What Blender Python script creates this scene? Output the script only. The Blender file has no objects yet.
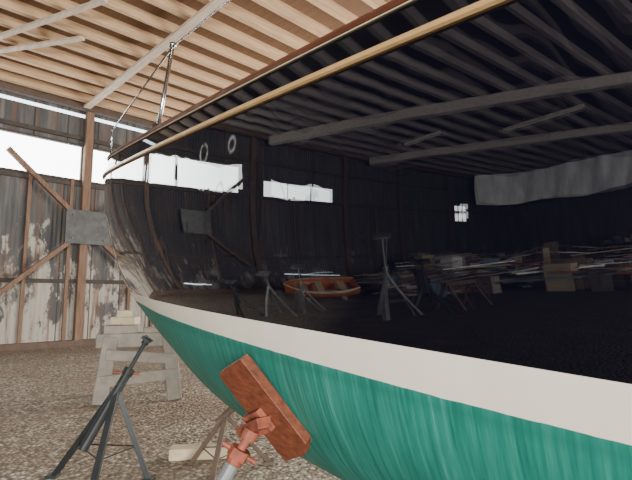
import bpy, bmesh, math, random
from mathutils import Vector, Matrix
random.seed(4)
D=bpy.data; scene=bpy.context.scene
# ---------------------------------------------------------------- materials
def nodes(name):
    m=D.materials.new(name); m.use_nodes=True
    nt=m.node_tree; return m,nt,nt.nodes["Principled BSDF"]
def N(nt,t,**k):
    n=nt.nodes.new(t)
    for a,b in k.items(): setattr(n,a,b)
    return n
def coords(nt,scale=(1,1,1),kind='Object'):
    tc=N(nt,'ShaderNodeTexCoord'); mp=N(nt,'ShaderNodeMapping'); mp.inputs['Scale'].default_value=scale
    nt.links.new(tc.outputs[kind],mp.inputs['Vector']); return mp.outputs['Vector']
def noise(nt,vec,scale,detail=4,rough=.55):
    n=N(nt,'ShaderNodeTexNoise'); n.inputs['Scale'].default_value=scale; n.inputs['Detail'].default_value=detail
    n.inputs['Roughness'].default_value=rough; nt.links.new(vec,n.inputs['Vector']); return n.outputs['Fac']
def ramp(nt,fac,stops):
    r=N(nt,'ShaderNodeValToRGB'); e=r.color_ramp.elements
    while len(e)<len(stops): e.new(.5)
    for i,(p,c) in enumerate(stops):
        e[i].position=p; e[i].color=(c[0],c[1],c[2],1) if not isinstance(c,(int,float)) else (c,c,c,1)
    nt.links.new(fac,r.inputs['Fac']); return r.outputs['Color']
def mix(nt,fac,a,b,bt='MIX'):
    m=N(nt,'ShaderNodeMix',data_type='RGBA',blend_type=bt)
    for s,v in ((0,fac),(6,a),(7,b)):
        if isinstance(v,(int,float)): m.inputs[s].default_value=v if s==0 else (v,v,v,1)
        elif isinstance(v,tuple): m.inputs[s].default_value=(v[0],v[1],v[2],1)
        else: nt.links.new(v,m.inputs[s])
    return m.outputs[2]
def math_(nt,op,a,b=0.0,c=None,clamp=False):
    m=N(nt,'ShaderNodeMath',operation=op); m.use_clamp=clamp
    for i,v in enumerate((a,b,c)):
        if v is None: continue
        if isinstance(v,(int,float)): m.inputs[i].default_value=v
        else: nt.links.new(v,m.inputs[i])
    return m.outputs[0]
def bump(nt,p,h,dist,strength=1.0):
    b=N(nt,'ShaderNodeBump'); b.inputs['Distance'].default_value=dist; b.inputs['Strength'].default_value=strength
    nt.links.new(h,b.inputs['Height']); nt.links.new(b.outputs['Normal'],p.inputs['Normal'])
def simple(name,col,rough=.6,metal=0,var=.25,nscale=6,scale=(1,1,1),bd=0.0,em=0):
    m,nt,p=nodes(name); v=coords(nt,scale); f=noise(nt,v,nscale)
    lo=tuple(c*(1-var) for c in col); hi=tuple(min(1,c*(1+var)) for c in col)
    c=ramp(nt,f,[(.3,lo),(.7,hi)])
    nt.links.new(c,p.inputs['Base Color'])
    p.inputs['Roughness'].default_value=rough; p.inputs['Metallic'].default_value=metal
    if em: nt.links.new(c,p.inputs['Emission Color']); p.inputs['Emission Strength'].default_value=em
    if bd: bump(nt,p,f,bd)
    return m
def wood(name,col,scale,rough=.65,var=.35,dim_end=None):
    m,nt,p=nodes(name); v=coords(nt,scale)
    f=noise(nt,v,3,6,.65); f2=noise(nt,coords(nt,(.6,.6,.6)),1.3,3)
    c1=ramp(nt,f,[(.3,tuple(c*(1-var) for c in col)),(.7,tuple(min(1,c*(1+var*.6)) for c in col))])
    c2=mix(nt,math_(nt,'MULTIPLY',f2,.5),c1,tuple(c*.55 for c in col))
    if dim_end:      # roof end mirrored in the hull coloured darker to dim its reflection
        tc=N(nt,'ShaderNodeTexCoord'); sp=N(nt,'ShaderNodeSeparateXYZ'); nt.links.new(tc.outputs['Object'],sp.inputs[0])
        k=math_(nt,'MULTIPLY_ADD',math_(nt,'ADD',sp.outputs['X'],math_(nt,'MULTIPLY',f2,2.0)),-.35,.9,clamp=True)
        c2=mix(nt,math_(nt,'MULTIPLY',k,.93),c2,mix(nt,f,tuple(s*.6 for s in dim_end),dim_end))
    nt.links.new(c2,p.inputs['Base Color']); p.inputs['Roughness'].default_value=rough
    bump(nt,p,f,.003); return m
def emis(name,col,s):
    m,nt,p=nodes(name); p.inputs['Base Color'].default_value=(.8,.85,.9,1)
    f=noise(nt,coords(nt),.8,2)
    c=ramp(nt,f,[(.3,tuple(x*.85 for x in col)),(.7,col)])
    nt.links.new(c,p.inputs['Emission Color']); p.inputs['Emission Strength'].default_value=s; return m

M_joist=wood('pale_joist_wood',(.66,.44,.26),(.5,6,6),dim_end=(.32,.29,.29))
M_deck=wood('roof_board_wood',(.17,.09,.045),(6,.5,6),dim_end=(.020,.019,.026))
M_beam=wood('beam_wood',(.70,.57,.44),(6,.5,6))
M_obeam=wood('grey_old_beam_wood',(.55,.50,.45),(6,.5,6))
M_grey=wood('weathered_wood',(.29,.26,.22),(2,2,2))
M_pale=wood('pale_block_wood',(.62,.52,.34),(2,2,2))
M_brown=wood('old_brown_timber',(.13,.085,.06),(2,2,2))
M_black=simple('black_green_steel',(.026,.030,.031),.5,.3)
M_steel=simple('galvanised_steel',(.26,.27,.27),.5,.5)
M_gusset=simple('dark_gusset_plate',(.10,.105,.108),.6,.3)
M_chrome=simple('polished_steel',(.6,.6,.6),.2,1.0,.05)
M_orange=simple('rusty_red_enamel',(.27,.075,.042),.6,0,.5,12)
M_board=wood('red_brown_stained_plywood',(.21,.062,.030),(3,14,14),.5,.6)
M_rub=wood('varnished_rub_wood',(.64,.41,.18),(.6,8,8),.3,.25)
M_cap=wood('mahogany_cap_wood',(.14,.045,.022),(.6,8,8),.35,.3)
M_rust=wood('rusty_post',(.25,.155,.105),(6,6,.6),.85,.5)
M_win=emis('bright_window_pane',(.95,.98,1.0),10.0)
M_strip=emis('glowing_strip',(.75,.88,1.0),4.0)
M_plastic=simple('glowing_plastic_sheet',(.8,.82,.85),.35,0,.25,3,(1,1,.3),.05,.14)  # faint glow added so the sheet looks lit from behind
M_dark=simple('dark_trim',(.06,.05,.045),.8)
M_red=simple('red_varnish',(.50,.15,.03),.3)
M_cream=simple('cream_paint',(.75,.71,.62),.5)
M_blue=simple('faded_blue_plastic',(.10,.16,.22),.5)

# corrugated wall
M_wall,nt,p=nodes('peeling_corrugated_wall')
tc=N(nt,'ShaderNodeTexCoord'); sp=N(nt,'ShaderNodeSeparateXYZ'); nt.links.new(tc.outputs['Object'],sp.inputs[0])
v=coords(nt,(1.1,1.1,.5)); f=noise(nt,v,1.5,9,.70)
zf=math_(nt,'MULTIPLY',sp.outputs['Z'],-.05); thr=math_(nt,'ADD',f,zf)
wall_dim=math_(nt,'MULTIPLY_ADD',sp.outputs['X'],-.8,1.9,clamp=True)     # bays the hull mirrors get darker colour so the reflected wall looks dim
thr=math_(nt,'SUBTRACT',thr,math_(nt,'MULTIPLY',wall_dim,.085))
base=ramp(nt,noise(nt,coords(nt,(3,3,.3)),1.2,6,.65),[(.3,(.045,.047,.052)),(.52,(.100,.100,.102)),(.72,(.21,.20,.185))])
nearb=math_(nt,'MULTIPLY',math_(nt,'MULTIPLY_ADD',sp.outputs['X'],.25,1.6,clamp=True),wall_dim)
base=mix(nt,math_(nt,'MULTIPLY_ADD',nearb,.38,math_(nt,'MULTIPLY',wall_dim,.42)),base,(.026,.026,.034))
pm=ramp(nt,thr,[(.40,0.0),(.44,1.0)])
c=mix(nt,math_(nt,'MULTIPLY',pm,math_(nt,'SUBTRACT',1.0,math_(nt,'MULTIPLY',wall_dim,.55))),base,(.43,.40,.35))
rm=ramp(nt,noise(nt,coords(nt,(5,5,.35)),1.0,6,.65),[(.52,0.0),(.62,.8)])
c=mix(nt,math_(nt,'MULTIPLY',rm,math_(nt,'SUBTRACT',1.0,math_(nt,'MULTIPLY',wall_dim,.6))),c,(.17,.095,.06))
lap=math_(nt,'LESS_THAN',math_(nt,'FRACT',math_(nt,'MULTIPLY',sp.outputs['X'],1/.9)),.04)
c=mix(nt,math_(nt,'MULTIPLY',lap,.8),c,(.03,.022,.018))
nt.links.new(c,p.inputs['Base Color']); p.inputs['Roughness'].default_value=.75
w=math_(nt,'SINE',math_(nt,'MULTIPLY',sp.outputs['X'],2*math.pi/.12)); bump(nt,p,w,.008)

# gravel: pale gravel under the bow, dark earth colour elsewhere dims the floor mirrored in the hull
M_gravel,nt,p=nodes('gravel_ground')
tc=N(nt,'ShaderNodeTexCoord'); wv=N(nt,'ShaderNodeMapping'); wv.inputs['Rotation'].default_value=(0,0,math.radians(45)); nt.links.new(tc.outputs['Object'],wv.inputs['Vector'])
sw=N(nt,'ShaderNodeSeparateXYZ'); nt.links.new(wv.outputs[0],sw.inputs[0])
v=coords(nt); vo=N(nt,'ShaderNodeTexVoronoi'); vo.inputs['Scale'].default_value=26; nt.links.new(v,vo.inputs['Vector'])
sx=N(nt,'ShaderNodeSeparateXYZ'); nt.links.new(vo.outputs['Color'],sx.inputs[0])
c=ramp(nt,sx.outputs[0],[(.0,(.21,.165,.12)),(.4,(.38,.32,.245)),(.75,(.53,.465,.375)),(1,(.84,.79,.70))])
dk=ramp(nt,vo.outputs['Distance'],[(.3,0.0),(.9,.85)])
c=mix(nt,dk,c,(.11,.078,.052))
big=ramp(nt,noise(nt,v,.8,7,.65),[(.42,0.0),(.68,.65)])
c=mix(nt,big,c,(.24,.17,.11))
edge=math_(nt,'ADD',sw.outputs['Y'],math_(nt,'MULTIPLY',noise(nt,v,.9,5),1.6))
em=math_(nt,'MULTIPLY_ADD',edge,-1.0,4.4,clamp=True)
dim_earth=ramp(nt,noise(nt,v,2.5,7,.7),[(.35,(.03,.025,.02)),(.6,(.07,.056,.045)),(.75,(.18,.15,.125))])
c=mix(nt,em,c,dim_earth)
nt.links.new(c,p.inputs['Base Color']); p.inputs['Roughness'].default_value=.9
bump(nt,p,math_(nt,'SUBTRACT',1.0,vo.outputs['Distance']),.02)

# hull paint (painted bands follow the hull's own coordinates)
M_hull,nt,p=nodes('yacht_hull_paint')
tc=N(nt,'ShaderNodeTexCoord'); sp=N(nt,'ShaderNodeSeparateXYZ'); nt.links.new(tc.outputs['Object'],sp.inputs[0])
X,Y,Z=sp.outputs
lvl=math_(nt,'ADD',Z,math_(nt,'MULTIPLY',X,.0512))       # height along the boot stripe
top=math_(nt,'MULTIPLY_ADD',math_(nt,'SUBTRACT',lvl,1.558),800,.5,clamp=True)
wd=math_(nt,'MINIMUM',math_(nt,'MULTIPLY_ADD',X,.015,.066),.130)
jag=math_(nt,'MULTIPLY',noise(nt,coords(nt,(1,1,.1)),14,3),.006)
lo=math_(nt,'ADD',math_(nt,'ADD',math_(nt,'SUBTRACT',lvl,1.558),wd),jag)
low=math_(nt,'MULTIPLY_ADD',lo,500,.5,clamp=True)
gn=noise(nt,coords(nt,(13,.5,.35)),2.6,5,.7)        # brush / drip streaks running down the hull
gn3=noise(nt,coords(nt,(34,1.6,2.0)),2.0,4,.7)
gn2=noise(nt,coords(nt,(1.2,1.2,.8)),1.2,4)
gm=math_(nt,'ADD',math_(nt,'MULTIPLY',gn,.6),math_(nt,'MULTIPLY',gn3,.4))
green=ramp(nt,gm,[(.36,(.008,.135,.10)),(.48,(.022,.225,.17)),(.58,(.042,.30,.235)),(.70,(.16,.48,.41))])
green=mix(nt,ramp(nt,gn2,[(.4,0.0),(.7,.4)]),green,(.022,.21,.16))
hz=math_(nt,'SUBTRACT',1.0,math_(nt,'MULTIPLY',math_(nt,'ABSOLUTE',math_(nt,'ADD',lo,.03)),32),clamp=True)
green=mix(nt,math_(nt,'MULTIPLY',hz,.4),green,(.012,.15,.11))
cream=ramp(nt,noise(nt,coords(nt,(2,2,.5)),3,5),[(.3,(.90,.82,.68)),(.7,(.95,.88,.75))])
navy=(.0028,.0028,.0075)
c=mix(nt,low,green,cream); c=mix(nt,top,c,navy)
def ring(cx,cz,r):
    dx=math_(nt,'SUBTRACT',X,cx); dz=math_(nt,'SUBTRACT',Z,cz)
    d=math_(nt,'SQRT',math_(nt,'ADD',math_(nt,'MULTIPLY',dx,dx),math_(nt,'MULTIPLY',math_(nt,'MULTIPLY',dz,dz),.8)))
    e=math_(nt,'ABSOLUTE',math_(nt,'SUBTRACT',d,r))
    s=math_(nt,'SUBTRACT',1.0,math_(nt,'MULTIPLY',e,1/.014),clamp=True)
    side=math_(nt,'LESS_THAN',Y,0.0)
    return math_(nt,'MULTIPLY',s,side)
rr=math_(nt,'MAXIMUM',ring(2.84,2.26,.043),ring(3.15,2.23,.031))
rr=math_(nt,'MULTIPLY',rr,math_(nt,'MULTIPLY',ramp(nt,noise(nt,coords(nt),22,4,.7),[(.35,0.0),(.65,1.0)]),.55))
c=mix(nt,rr,c,(.75,.75,.75))
nt.links.new(c,p.inputs['Base Color'])
r=mix(nt,top,.5,.004); nt.links.new(r,p.inputs['Roughness'])
nt.links.new(top,p.inputs['Coat Weight']); p.inputs['Coat Roughness'].default_value=0.0; p.inputs['Coat IOR'].default_value=1.70
p.inputs['IOR'].default_value=1.4
h=noise(nt,coords(nt,(1.7,1.7,.9)),1.6,2,.4)
h2=noise(nt,coords(nt,(1,1,1)),5,1,.4)
hh=math_(nt,'ADD',h,math_(nt,'MULTIPLY',h2,.07)); bump(nt,p,hh,.009)

# ---------------------------------------------------------------- mesh builder
class MB:
    def __init__(s): s.v=[]; s.f=[]; s.mi=[]; s.m=[]
    def mat(s,m):
        if m not in s.m: s.m.append(m)
        return s.m.index(m)
    def raw(s,vs,fs,m):
        o=len(s.v); k=s.mat(m); s.v+=[tuple(x) for x in vs]
        for f in fs: s.f.append(tuple(i+o for i in f)); s.mi.append(k)
    def box(s,c,size,m,R=None):
        vs=[]
        for x in(-.5,.5):
            for y in(-.5,.5):
                for z in(-.5,.5):
                    q=Vector((x*size[0],y*size[1],z*size[2]))
                    if R: q=R@q
                    vs.append(Vector(c)+q)
        s.raw(vs,[(0,1,3,2),(4,6,7,5),(0,4,5,1),(2,3,7,6),(0,2,6,4),(1,5,7,3)],m)
    def plank(s,p0,p1,w,t,m,up=Vector((0,0,1))):
        p0=Vector(p0);p1=Vector(p1); x=(p1-p0); L=x.length; x.normalize()
        y=up.cross(x)
        if y.length<1e-3: y=Vector((0,1,0)).cross(x)
        y.normalize(); z=x.cross(y)
        R=Matrix((x,y,z)).transposed(); s.box((p0+p1)/2,(L,w,t),m,R)
    def cyl(s,p0,p1,r0,m,r1=None,seg=14):
        r1=r0 if r1 is None else r1
        p0=Vector(p0);p1=Vector(p1); x=(p1-p0).normalized()
        a=Vector((0,0,1)) if abs(x.z)<.9 else Vector((1,0,0)); u=x.cross(a).normalized(); w=x.cross(u)
        vs=[]
        for P,r in((p0,r0),(p1,r1)):
            for i in range(seg):
                t=2*math.pi*i/seg; vs.append(P+u*math.cos(t)*r+w*math.sin(t)*r)
        fs=[(i,(i+1)%seg,seg+(i+1)%seg,seg+i) for i in range(seg)]+[tuple(range(seg))[::-1],tuple(range(seg,2*seg))]
        s.raw(vs,fs,m)
    def build(s,name,mw=None,smooth=False,bevel=0):
        me=D.meshes.new(name); me.from_pydata(s.v,[],s.f); me.update()
        for m in s.m: me.materials.append(m)
        for i,pl in enumerate(me.polygons): pl.material_index=s.mi[i]; pl.use_smooth=smooth
        bm=bmesh.new(); bm.from_mesh(me); bmesh.ops.recalc_face_normals(bm,faces=bm.faces[:]); bm.to_mesh(me); bm.free()
        o=D.objects.new(name,me); scene.collection.objects.link(o)
        if mw: o.matrix_world=mw
        if bevel:
            b=o.modifiers.new('bevel','BEVEL'); b.width=bevel; b.segments=2; b.limit_method='ANGLE'
        return o
ROOM=Matrix.Rotation(math.radians(45),4,'Z')   # room axes: x=u along left wall, y=w toward left wall
def rw(u,w,z=0): return ROOM@Vector((u,w,z))

# ---------------------------------------------------------------- room
U0,U1,W0,W1,H=-23.5,14,-10,15.2,7.5
b=MB(); b.box(((U0+U1)/2,(W0+W1)/2,-.1),(U1-U0+1,W1-W0+1,.2),M_gravel); b.build('floor',ROOM)
wins=[(-19.0,-17.9,4.2,5.3),(-9.2,-5.5,4.85,5.6),(-4.3,-1.5,4.95,6.0),(-1.4,.0,4.95,6.0),(.1,2.1,5,6.05),(2.25,4.95,5,6.05),(5.3,8.2,5,6.05),(8.6,11.4,5,6.05)]
b=MB(); t=.12
def wp(u0,u1,z0,z1,m=M_wall,w=W1+t/2,th=t): b.box(((u0+u1)/2,w,(z0+z1)/2),(u1-u0,th,z1-z0),m)
cur=U0
for (a0,a1,z0,z1) in wins:
    wp(cur,a0,.0,6.98); wp(a0,a1,.0,z0); wp(a0,a1,z1,6.98); cur=a1
wp(cur,U1,0,6.98); wp(U0,U1,7.1,H); wp(U0,-.5,6.98,7.1)
b.plank((-9.2,W1-.02,.72),(-6.2,W1-.02,.98),.05,.12,M_strip,Vector((0,1,0)))  # added glowing strips on the wall stand in for mirrored light streaks
b.plank((-2.2,W1-.02,.42),(-.6,W1-.02,.48),.05,.08,M_strip,Vector((0,1,0)))
b.plank((-13.3,W1-.02,.35),(-11.6,W1-.02,.45),.05,.09,M_strip,Vector((0,1,0)))
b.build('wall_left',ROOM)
for i,(a0,a1,z0,z1) in enumerate(wins):
    b=MB(); wp(a0,a1,z0,z1,M_win,W1+.09,.02)
    if i<2:
        for k in range(1,3):
            uu=a0+(a1-a0)*k/3; wp(uu-.02,uu+.02,z0,z1,M_grey,W1+.05,.04)
    if i==0: wp(a0,a1,4.73,4.77,M_grey,W1+.05,.04)
    wp(a0-.04,a1+.04,z0-.06,z0,M_dark,W1-.0,.1); wp(a0-.04,a1+.04,z1,z1+.06,M_dark,W1,.1)
    b.build('window_%d'%(i+1),ROOM)
b=MB(); wp(-.5,U1,6.99,7.09,M_strip,W1+.05,.04); b.build('window_9',ROOM)
b=MB()
for u in(-21,-17.3,-13.4,-9.8,-4.9,-.05,2.17,5.1,8.4,11.6): b.box((u,W1-.11,H/2),(.22,.2,H),M_rust if u>3 else M_brown)
for u in(-15,-11.5,-7,-2.9,1.2,3.6,4.72,6.6,7.4): b.box((u,W1-.05,2.5),(.09,.08,5),M_rust if u>3 else M_brown)
for z in(1.9,4.85,6.3): b.box(((U0+U1)/2,W1-.04,z),(U1-U0,.08,.12),M_dark)
b.build('wall_posts',ROOM)
for uc in(5.15,-2.2):
    b=MB()
    for s1,s2 in((-1,1),(1,1),(-1,-1),(1,-1)):
        if uc<0 and s1>0: continue
        b.plank((uc+s1*.3,W1-.3,3.5+s2*.28),(uc+s1*2.2,W1-.3,3.5+s2*2.0),.12,.16,M_rust if uc>0 else M_brown,Vector((0,1,0)))
    b.box((uc,W1-.4,3.5),(1.3,.04,1.0),M_gusset)
    for i in(-.45,.45):
        for j in(-.35,.35): b.cyl((uc+i,W1-.45,3.5+j),(uc+i,W1-.41,3.5+j),.03,M_rust)
    b.build('cross_brace',ROOM)
b=MB(); b.box(((U0+U1)/2,W1-.12,.09),(U1-U0,.2,.18),M_brown); b.build('baseboard_left',ROOM)
b=MB(); b.box((U0-.06,(W0+W1)/2,H/2),(.12,W1-W0,H),M_wall); b.build('wall_back',ROOM)
b=MB(); b.box((U1+.06,(W0+W1)/2,H/2),(.12,W1-W0,H),M_wall); b.build('wall_front',ROOM)
b=MB()
b.box(((-11+U0)/2,W0-.06,H/2),(-11-U0,.12,H),M_wall); b.box(((U1-2)/2,W0-.06,H/2),(U1+2,.12,H),M_wall); b.box((-6.5,W0-.06,5.9),(9,.12,3.2),M_wall)
b.build('wall_right',ROOM)
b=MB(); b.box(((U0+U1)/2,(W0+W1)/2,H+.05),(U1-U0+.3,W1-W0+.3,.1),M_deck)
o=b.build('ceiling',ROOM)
b=MB(); w=W0+.3
while w<W1-.3:
    b.box(((U0+U1)/2,w,H-.11),(U1-U0-.3,.11+random.uniform(-.02,.05),.22),M_joist); w+=.76
b.box(((U0+U1)/2,W1-.22,H-.2),(U1-U0-.3,.2,.3),M_brown)
b.build('ceiling_joists',ROOM)
for (ua,ub) in((-5.6,-19.0),(-11.2,-20.0)):
    b=MB(); wb=W1-(ua-ub)/.56 if (ua-ub)/.56<25 else W0+.3
    b.plank((ua,W1-.35,H-.40),(ub,wb,H-.40),.26,.32,M_obeam); b.build('ceiling_beam',ROOM)
b=MB(); b.plank((4.9,14.8,H-.3),(4.7,1.0,H-.3),.2,.07,M_beam); b.plank((1.0,14.8,H-.3),(3.2,9,H-.3),.12,.06,M_beam); b.plank((2.2,12.8,H-.28),(3.4,10.8,H-.28),.14,.05,M_beam)
b.build('roof_brace_planks',ROOM)
for u,w,l in((-12.3,7.2,2.8),(-10.5,11,1.8)):
    b=MB(); b.box((u,w,H-.50),(.12,l,.08),M_cream); b.cyl((u-.03,w-l*.47,H-.57),(u-.03,w+l*.47,H-.57),.02,M_cream); b.cyl((u,w-.6,H-.47),(u,w-.6,H-.24),.01,M_steel); b.cyl((u,w+.6,H-.47),(u,w+.6,H-.24),.01,M_steel)
    b.build('fluorescent_batten',ROOM)
b=MB(); n=120; vs=[]
for j in range(9):
    for i in range(n+1):
        s=i/n; zz=7.2-j/8*(1.9+.15*math.sin(s*9)+.1*math.sin(s*31)); off=.10*math.sin(s*68)+.06*math.sin(s*151+j*.5)
        uu=-18.9-1.7*min(1,s/.10); vs.append((uu+off,W1-.7-s*20,zz))
b.raw(vs,[(j*(n+1)+i,j*(n+1)+i+1,(j+1)*(n+1)+i+1,(j+1)*(n+1)+i) for j in range(8) for i in range(n)],M_plastic)
b.build('plastic_sheeting',ROOM,smooth=True)

# ---------------------------------------------------------------- hull
P0=Vector((-2.25,5.0,0)); BOAT=Matrix.Translation(P0)@Matrix.Rotation(math.atan2(-.618,.787),4,'Z')
L=12.0
def Bh(a): return .12*(1-math.exp(-4*a))+.34*a-.016*a*a
def zr(a): return 2.73-.125*a+.005*a*a
PK=[(0,2.73),(.03,2.5),(.08,2.28),(.22,1.91),(.5,1.57),(.8,1.34),(1.2,1.08),(1.88,.70),(2.86,.40),(3.8,.28),(5,.22),(9.5,.2),(10.3,.6),(12,1.25)]
def pchip(P):
    n=len(P); h=[P[i+1][0]-P[i][0] for i in range(n-1)]; d=[(P[i+1][1]-P[i][1])/h[i] for i in range(n-1)]
    m=[d[0]]+[0 if d[i-1]*d[i]<=0 else 2*d[i-1]*d[i]/(d[i-1]+d[i]) for i in range(1,n-1)]+[d[-1]]
    def f(x):
        x=max(P[0][0],min(P[-1][0],x)); i=0
        while i<n-2 and x>P[i+1][0]: i+=1
        t=(x-P[i][0])/h[i]
        return (2*t**3-3*t*t+1)*P[i][1]+(t**3-2*t*t+t)*h[i]*m[i]+(-2*t**3+3*t*t)*P[i+1][1]+(t**3-t*t)*h[i]*m[i+1]
    return f
zk=pchip(PK)
def sm(x): x=max(0,min(1,x)); return x*x*(3-2*x)
def wf(a,t):
    k=sm(a/4.2); n=2.2+2.6*k; m=1.0+.05*k
    return (1-(1-t)**n)**m
def hp(a,t): return Vector((a,-Bh(a)*wf(a,t),zk(a)+(zr(a)-zk(a))*t))
NA,NT=220,70
b=MB(); vs=[]
AS=[L*(i/NA)**1.7 for i in range(NA+1)]
for a in AS:
    for j in range(NT+1): vs.append(hp(a,j/NT))
k=NT+1
fs=[(i*k+j,i*k+j+1,(i+1)*k+j+1,(i+1)*k+j) for i in range(NA) for j in range(NT)]
b.raw(vs,fs,M_hull); b.raw([(x,-y,z) for x,y,z in vs],[f[::-1] for f in fs],M_hull)
tv=[vs[NA*k+j] for j in range(k)]
b.raw([tuple(q) for q in tv]+[(q[0],-q[1],q[2]) for q in tv],[(j,j+1,k+j+1,k+j) for j in range(NT)],M_hull)
hull=b.build('hull_shell',None,smooth=True)
bm=bmesh.new(); bm.from_mesh(hull.data); bmesh.ops.remove_doubles(bm,verts=bm.verts[:],dist=.0004); bmesh.ops.recalc_face_normals(bm,faces=bm.faces[:]); bm.to_mesh(hull.data); bm.free()
yacht=D.objects.new('sailing_yacht',None); scene.collection.objects.link(yacht); yacht.matrix_world=BOAT
def child(o): o.parent=yacht; return o
child(hull)
def rubp(a): return Vector((a,-Bh(a),zr(a)))
def capp(a): return Vector((a+.08*math.exp(-a),-(Bh(a)*.985),zr(a)+.118+.006*min(a,5)+.065*math.exp(-a/1.2)))
def rail(name,fn,prof,m,a0=0):
    A=[a0+(L-a0)*(i/150)**1.8 for i in range(151)]
    near=[fn(a) for a in A]; path=near[::-1]+[Vector((q.x,-q.y,q.z)) for q in near[1:]]
    vs=[];n=len(path);kp=len(prof)
    for i,P in enumerate(path):
        T=(path[min(i+1,n-1)]-path[max(i-1,0)]); T.z=0; T.normalize()
        o=Vector((T.y,-T.x,0))
        if abs(P.y)>.02 and o.y*P.y<0: o=-o
        if abs(P.y)<=.02: o=Vector((-1,0,0))
        for (x,z) in prof: vs.append(P+o*x+Vector((0,0,z)))
    fs=[(i*kp+j,i*kp+(j+1)%kp,(i+1)*kp+(j+1)%kp,(i+1)*kp+j) for i in range(n-1) for j in range(kp)]
    b=MB(); b.raw(vs,fs,m); return child(b.build(name,None,smooth=False))
rail('rub_strake',rubp,[(-.02,-.015),(.014,-.015),(.022,-.008),(.022,.008),(.014,.015),(-.02,.015)],M_rub)
rail('bulwark_edge_strip',lambda a:capp(a)-Vector((0,0,.018)),[(-.01,-.003),(.012,-.003),(.012,.003),(-.01,.003)],M_pale)
rail('cap_rail',capp,[(-.08,-.013),(.014,-.013),(.02,0),(.014,.013),(-.08,.013)],M_cap)
M_blk,nt,p=nodes('bulwark_gloss_paint')
nt.links.new(ramp(nt,noise(nt,coords(nt),3),[(.3,(.003,.003,.006)),(.7,(.006,.006,.01))]),p.inputs['Base Color']); p.inputs['Roughness'].default_value=.03; p.inputs['Coat Weight'].default_value=.3; p.inputs['IOR'].default_value=1.4
A=[L*(i/150)**1.8 for i in range(151)]
b=MB(); vs=[]
for a in A: vs+= [rubp(a),capp(a)-Vector((0,0,.01))]
fs=[(2*i,2*i+1,2*i+3,2*i+2) for i in range(150)]
b.raw(vs,fs,M_blk); b.raw([(q.x,-q.y,q.z) for q in vs],fs,M_blk); child(b.build('bulwark',None,smooth=True))
b=MB(); vs=[]
for a in A:
    q=rubp(a); vs+=[Vector((a,q.y,q.z-.03)),Vector((a,0,q.z+.02)),Vector((a,-q.y,q.z-.03))]
b.raw(vs,[(3*i+j,3*i+j+1,3*i+j+4,3*i+j+3) for i in range(150) for j in(0,1)],M_cream); child(b.build('deck',None))
b=MB()
tops=[]
for a in(1.85,4.3,6.5,8.7,10.9):
    q=capp(a); q.y+=.05; tp=q+Vector((.12 if a<3 else 0,.04,.66 if a<3 else .62)); tops.append(tp)
    b.cyl(q-Vector((0,0,.1)),tp,.015,M_chrome); b.cyl(q,q+Vector((0,0,.08)),.026,M_chrome); b.cyl(tp,tp+Vector((0,0,.025)),.024,M_chrome)
for i in range(len(tops)-1):
    b.cyl(tops[i],tops[i+1],.006,M_chrome,seg=8)
bow=capp(.1); bow.z+=.02; kn=capp(.25)+Vector((0,.02,.30))
b.cyl(tops[0],kn,.007,M_chrome,seg=8); b.cyl(kn,bow,.007,M_chrome,seg=8)
child(b.build('stanchions_and_lifelines',None,smooth=True))

for a in(5.2,7.2,9.0):
    b=MB(); b.box((0,0,.05),(.25,.9,.1),M_grey); b.box((0,0,.15),(.22,.6,.1),M_pale)
    b.build('keel_block',BOAT@Matrix.Translation((a,0,0)),bevel=.008)

def hull_world(a,z):
    t=(z-zk(a))/(zr(a)-zk(a)); q=hp(a,t); e=.01
    da=(hp(a+e,(z-zk(a+e))/(zr(a+e)-zk(a+e)))-q); dt=(hp(a,t+e)-q)
    n=da.cross(dt).normalized()
    if n.y>0: n=-n
    R=BOAT.to_3x3(); return BOAT@q,(R@n).normalized(),(R@dt).normalized()

def tripod(b,ap,feet,mat,w=.04):
    ap=Vector(ap)
    for f in feet:
        f=Vector(f); b.plank(ap,f,w,w*.85,mat); b.box(f+Vector((0,0,.012)),(.09,.09,.024),mat)
    mids=[ap.lerp(Vector(f),.62) for f in feet]
    for i in range(3): b.cyl(mids[i],mids[(i+1)%3],.006,mat,seg=8)
# bow jack stand
b=MB(); ap=Vector((-1.62,3.97,.72)); tp=Vector((-1.46,4.17,1.12)); dv=(tp-ap)
tripod(b,ap+Vector((0,0,.02)),[(-2.18,4.13,0),(-1.36,4.05,0),(-1.60,3.5,0)],M_black,.045)
b.cyl(ap-dv*1.0,ap+dv*.35,.036,M_black); b.cyl(ap,tp,.018,M_black)
b.cyl(ap+dv*.30,ap+dv*.42,.045,M_black); b.cyl(ap+dv*.36-Vector((.13,0,0)),ap+dv*.36+Vector((.09,0.02,-.02)),.011,M_orange)
b.cyl(tp-dv*.1,tp,.032,M_black); b.box(tp,(.08,.1,.02),M_black,Matrix.Rotation(.6,3,'Y'))
b.build('jack_stand',bevel=.003)
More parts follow.
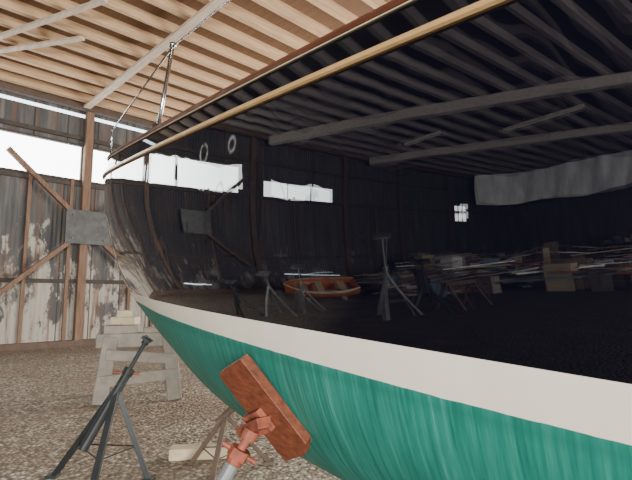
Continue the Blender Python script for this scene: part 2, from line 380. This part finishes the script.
# near jack stand with stained plywood pad
C,n,g=hull_world(3.34,1.03)
tang=n.cross(g).normalized()
R=Matrix((g,tang,n)).transposed()
cands=[R@Matrix.Rotation(math.radians(s*16),3,'X') for s in(1,-1)]
view=(Vector((0,0,1.5))-C).normalized()
Rb=max(cands,key=lambda q:(q@Vector((0,0,1))).dot(view))
cands=[Rb@Matrix.Rotation(math.radians(s*26),3,'Z') for s in(1,-1)]
def lowx(q):
    d=q@Vector((1,0,0)); d=d if d.z<0 else -d
    return d.x-.5*d.y
Rb=max(cands,key=lowx)
nb=Rb@Vector((0,0,1)); tb=Rb@Vector((0,1,0)); gb=Rb@Vector((1,0,0))
if tb.x>0: tb=-tb
if gb.z<0: gb=-gb
b=MB()
def pad(c,l,wd,th,cut,m):
    pts=[(l/2,-wd/2),(l/2,wd/2-cut*.4),(l/2-cut*.5,wd/2),(-l/2,wd/2),(-l/2,-wd/2+cut),(-l/2+cut*.8,-wd/2)]
    vs=[c+gb*x+tb*y+nb*z for z in(-th/2,th/2) for x,y in pts]; k=len(pts)
    b.raw(vs,[tuple(range(k)),tuple(range(k,2*k))]+[(i,(i+1)%k,k+(i+1)%k,k+i) for i in range(k)],m)
pad(C+nb*.066,.50,.22,.046,.06,M_board); b.box(C+nb*.033,(.45,.17,.024),M_dark,Rb)
bc=C+nb*.087-gb*.03+tb*.06
b.box(bc+nb*.015,(.11,.13,.03),M_orange,Rb)
hd=bc+nb*.06
ap=Vector((-.60,2.12,.36))
ax=(hd-ap).normalized()
b.plank(hd-tb*.08-nb*.02,hd+tb*.10-nb*.02,.07,.045,M_orange)
b.cyl(hd,hd-ax*.12,.020,M_orange); b.cyl(hd,hd-ax*.045,.034,M_orange)
nutp=hd-ax*.09
b.cyl(nutp,nutp-ax*.045,.048,M_orange,seg=8); b.cyl(nutp-ax*.045,nutp-ax*.07,.036,M_orange)
side=ax.cross(Vector((0,1,0))).normalized()
b.cyl(nutp-ax*.02-side*.085,nutp-ax*.02+side*.085,.012,M_orange)
b.cyl(nutp-ax*.06,ap-ax*.1,.032,M_steel)
tripod(b,ap,[(-1.0,2.15,0),(-.35,1.7,0),(-.45,2.55,0)],M_steel)
b.build('jack_stand',bevel=.004)
# far side stand
b=MB(); ap=Vector((-.78,4.25,.47)); tp=Vector((-.30,4.25,.92))
tripod(b,ap,[(-1.12,4.35,0),(-.82,3.85,0),(-.42,4.45,0)],M_brown)
b.cyl(ap+(ap-tp)*.15,ap+(tp-ap)*.4,.032,M_brown); b.cyl(ap,tp,.016,M_steel); b.cyl(ap+(tp-ap)*.35,ap+(tp-ap)*.45,.045,M_orange); b.box(tp,(.05,.2,.2),M_orange,Matrix.Rotation(.9,3,'Y'))
b.build('jack_stand',bevel=.003)
b=MB(); b.box((-1.02,4.62,.05),(.66,.16,.10),M_pale,Matrix.Rotation(.12,3,'Z')); b.build('wood_block',bevel=.006)

# trestle with blocks
b=MB()
b.box((0,0,.84),(1.2,.24,.2),M_grey)
for sx in(-.44,.44):
    for sy in(-1,1): b.plank((sx*.92,sy*.08,.88),(sx*1.12,sy*.38,0),.20,.12,M_grey,Vector((0,1,0)))
    b.plank((sx*1.02,-.28,.40),(sx*1.02,.28,.40),.14,.06,M_grey)
b.plank((-.55,-.32,.30),(.55,-.30,.36),.16,.05,M_grey,Vector((0,1,0))); b.plank((-.45,-.26,.66),(.55,-.24,.56),.15,.05,M_grey,Vector((0,1,0)))
b.box((-.3,0,1.0),(.46,.28,.12),M_grey,Matrix.Rotation(.2,3,'Z')); b.box((-.22,0,1.12),(.36,.22,.11),M_pale,Matrix.Rotation(-.3,3,'Z')); b.box((.25,0,.98),(.44,.24,.08),M_grey)
b.box((-.24,.05,1.22),(.2,.2,.1),M_pale)
b.build('trestle_sawhorse',Matrix.Translation((-2.62,7.2,0))@Matrix.Rotation(.35,4,'Z'),bevel=.012)

# ---------------------------------------------------------------- things on the shed floor seen mirrored in the hull
def sawhorse(x,y,r,mat=M_grey,h=.8):
    b=MB(); b.box((0,0,h),(1.1,.12,.12),mat)
    for sx in(-.45,.45):
        for sy in(-1,1): b.plank((sx,sy*.04,h),(sx*1.1,sy*.32,0),.08,.05,mat,Vector((0,1,0)))
        b.plank((sx,-.2,h*.45),(sx,.2,h*.45),.07,.03,mat)
    b.build('sawhorse',Matrix.Translation((x,y,0))@Matrix.Rotation(r,4,'Z'))
sawhorse(-7.4,.3,.7,M_brown)
def spare_stand(x,y,hc,ht,yaw,lean,m,r=.42):
    b=MB(); A=Vector((0,0,hc))
    tripod(b,A,[(r*math.cos(yaw+i*2.094),r*math.sin(yaw+i*2.094),0) for i in range(3)],m,.055)
    T=Vector((lean,0,ht)); dd=(T-A).normalized()
    b.cyl(A-dd*.35,A+dd*.12,.04,m); b.cyl(A,T,.02,m); b.cyl(A+dd*.12,A+dd*.17,.055,m)
    b.box(T,(.30,.30,.04),m,Matrix.Rotation(.35,3,'Y')); b.cyl(T-dd*.08,T,.03,m)
    b.build('jack_stand',Matrix.Translation((x,y,0)))
spare_stand(-6.3,1.7,1.25,2.15,.3,.15,M_steel,.5); spare_stand(-6.6,1.0,.95,1.5,1.2,-.2,M_black)
spare_stand(-6.6,4.3,1.0,1.35,.8,.1,M_steel,.45); spare_stand(-7.3,3.7,.9,1.5,.1,-.1,M_steel,.4); spare_stand(-6.2,5.1,.8,1.1,2,0,M_black)
# dinghy on chocks
b=MB(); vs=[]; n1,n2=24,12
for i in range(n1+1):
    s=i/n1; x=(s-.5)*2.3
    bw=.62*(1-(abs(s-.42)/.6)**2.6) if s>.42 else .62*(1-.35*((.42-s)/.42)**2); bw=max(bw,.01)
    zb=-.2+.22*max(0,s-.6)**1.5*2; zt=.24+.25*(s-.4)**2*2
    for j in range(n2+1):
        th=math.pi*j/n2; vs.append((x,-bw*math.cos(th),zt-(zt-zb)*max(0,math.sin(th))**.8))
fs=[(i*(n2+1)+j,i*(n2+1)+j+1,(i+1)*(n2+1)+j+1,(i+1)*(n2+1)+j) for i in range(n1) for j in range(n2)]
b.raw(vs,fs,M_red); b.raw([vs[j] for j in range(n2+1)],[tuple(range(n2+1))],M_red)
b.raw([(x,y*1.06,z+.01) for i,(x,y,z) in enumerate(vs) if i%(n2+1) in(0,n2)]+[(x,y*.86,z+.03) for i,(x,y,z) in enumerate(vs) if i%(n2+1) in(0,n2)],
      [(2*i+s,2*i+2+s,2*(n1+1)+2*i+2+s,2*(n1+1)+2*i+s) for i in range(n1) for s in(0,1)],M_cream)
for x in(-.7,0,.5): b.box((x,0,.14),(.2,.95,.03),M_pale)
MD=Matrix.Translation((-10.4,3.9,.42))@Matrix.Rotation(1.25,4,'Z')@Matrix.Rotation(.5,4,'X')
IV=MD.inverted()@Matrix.Translation((-10.4,3.9,0))@Matrix.Rotation(1.25,4,'Z')
for s in(-.6,.5): b.box(IV@Vector((s,0,.09)),(.14,.9,.18),M_grey,IV.to_3x3())
b.build('rowing_dinghy',MD)
def pile(name,x,y,n,ln,spread,mats,hmax=.6):
    b=MB()
    for i in range(n):
        z=.04+hmax*random.random()*(1-i/n*.2)*.9; a=random.gauss(0,.5); l=ln*random.uniform(.4,1)
        cx=max(-1.6,min(1.6,random.gauss(0,spread))); cy=max(-1.2,min(1.2,random.gauss(0,spread*.7))); dx=math.cos(a)*l/2; dy=math.sin(a)*l/2; dz=min(z-.02,random.uniform(-.1,.2))
        b.plank((cx-dx,cy-dy,z+dz),(cx+dx,cy+dy,max(.03,z-dz)),random.uniform(.1,.25),random.uniform(.03,.08),random.choice(mats))
    for i in range(n//3):
        hh=random.uniform(.2,1.0)*hmax; b.box((random.gauss(0,spread),random.gauss(0,spread*.6),hh/2),(random.uniform(.2,.7),random.uniform(.2,.6),hh),random.choice(mats),Matrix.Rotation(random.random()*3,3,'Z'))
    b.build(name,Matrix.Translation((x,y,0))@Matrix.Rotation(random.uniform(1.2,2),4,'Z'))
mm=[M_grey,M_pale,M_dark,M_pale,M_brown,M_plastic,M_grey,M_blue,M_orange]
for x,y,h in((-11,.2,.9),(-13.5,-2.0,1.4),(-13.0,2.8,1.0),(-10.5,-3.3,1.1),(-17,0.0,1.8),(-16.5,-4.5,1.8),(-13,-6,1.6),(-19.5,-3,2.0),(-18.3,-1,1.9),(-15,1.4,1.1)):
    pile('lumber_pile',x,y,28,2.6,.7,mm,h)
def rack(u,w):
    b=MB()
    for s in(-1.4,0,1.4):
        for q in(-.35,.35): b.box((q,s,1.2),(.08,.08,2.4),M_brown)
    for z in(.5,1.2,1.9):
        b.box((0,0,z),(.8,3,.05),M_grey)
        y=-1.3
        while y<1.3:
            ww=random.uniform(.15,.45); hh=random.uniform(.15,.5); b.box((random.uniform(-.1,.1),y+ww/2,z+.025+hh/2),(.5,ww,hh),random.choice([M_dark,M_orange,M_blue,M_grey,M_brown,M_cream])); y+=ww+random.uniform(.02,.25)
    b.build('storage_rack',ROOM@Matrix.Translation((u,w,0)))
for w in(-6,-2.5,1,4.5,8): rack(-22.2,w)

# ---------------------------------------------------------------- lights
def area(name,loc,tgt,sx,sy,pw,col):
    l=D.lights.new(name,'AREA'); l.shape='RECTANGLE'; l.size=sx; l.size_y=sy; l.energy=pw; l.color=col
    o=D.objects.new(name,l); scene.collection.objects.link(o); o.location=loc
    o.rotation_euler=(Vector(tgt)-Vector(loc)).to_track_quat('-Z','Y').to_euler(); return o
area('right_fill_light',rw(-6.5,W0+.5,2.3),rw(-3,4,-.1),8,3.6,4800,(1,.965,.91))  # added unseen area light, brightens the gravel and the near hull side
area('front_fill_light',rw(U1-.4,5,2.6),rw(2,8,3.8),9,4.6,2900,(1,.95,.88))  # added unseen area light behind the boat, brightens ceiling and left wall
wd=D.worlds.new('daylight'); scene.world=wd; wd.use_nodes=True
bg=wd.node_tree.nodes['Background']; bg.inputs[0].default_value=(.85,.92,1,1); bg.inputs[1].default_value=1.0

cam=D.cameras.new('camera'); co=D.objects.new('camera',cam); scene.collection.objects.link(co); scene.camera=co
cam.lens=27; cam.sensor_width=36; co.location=(0,0,1.5); co.rotation_euler=(math.radians(90+6.6),0,0); cam.clip_start=.02
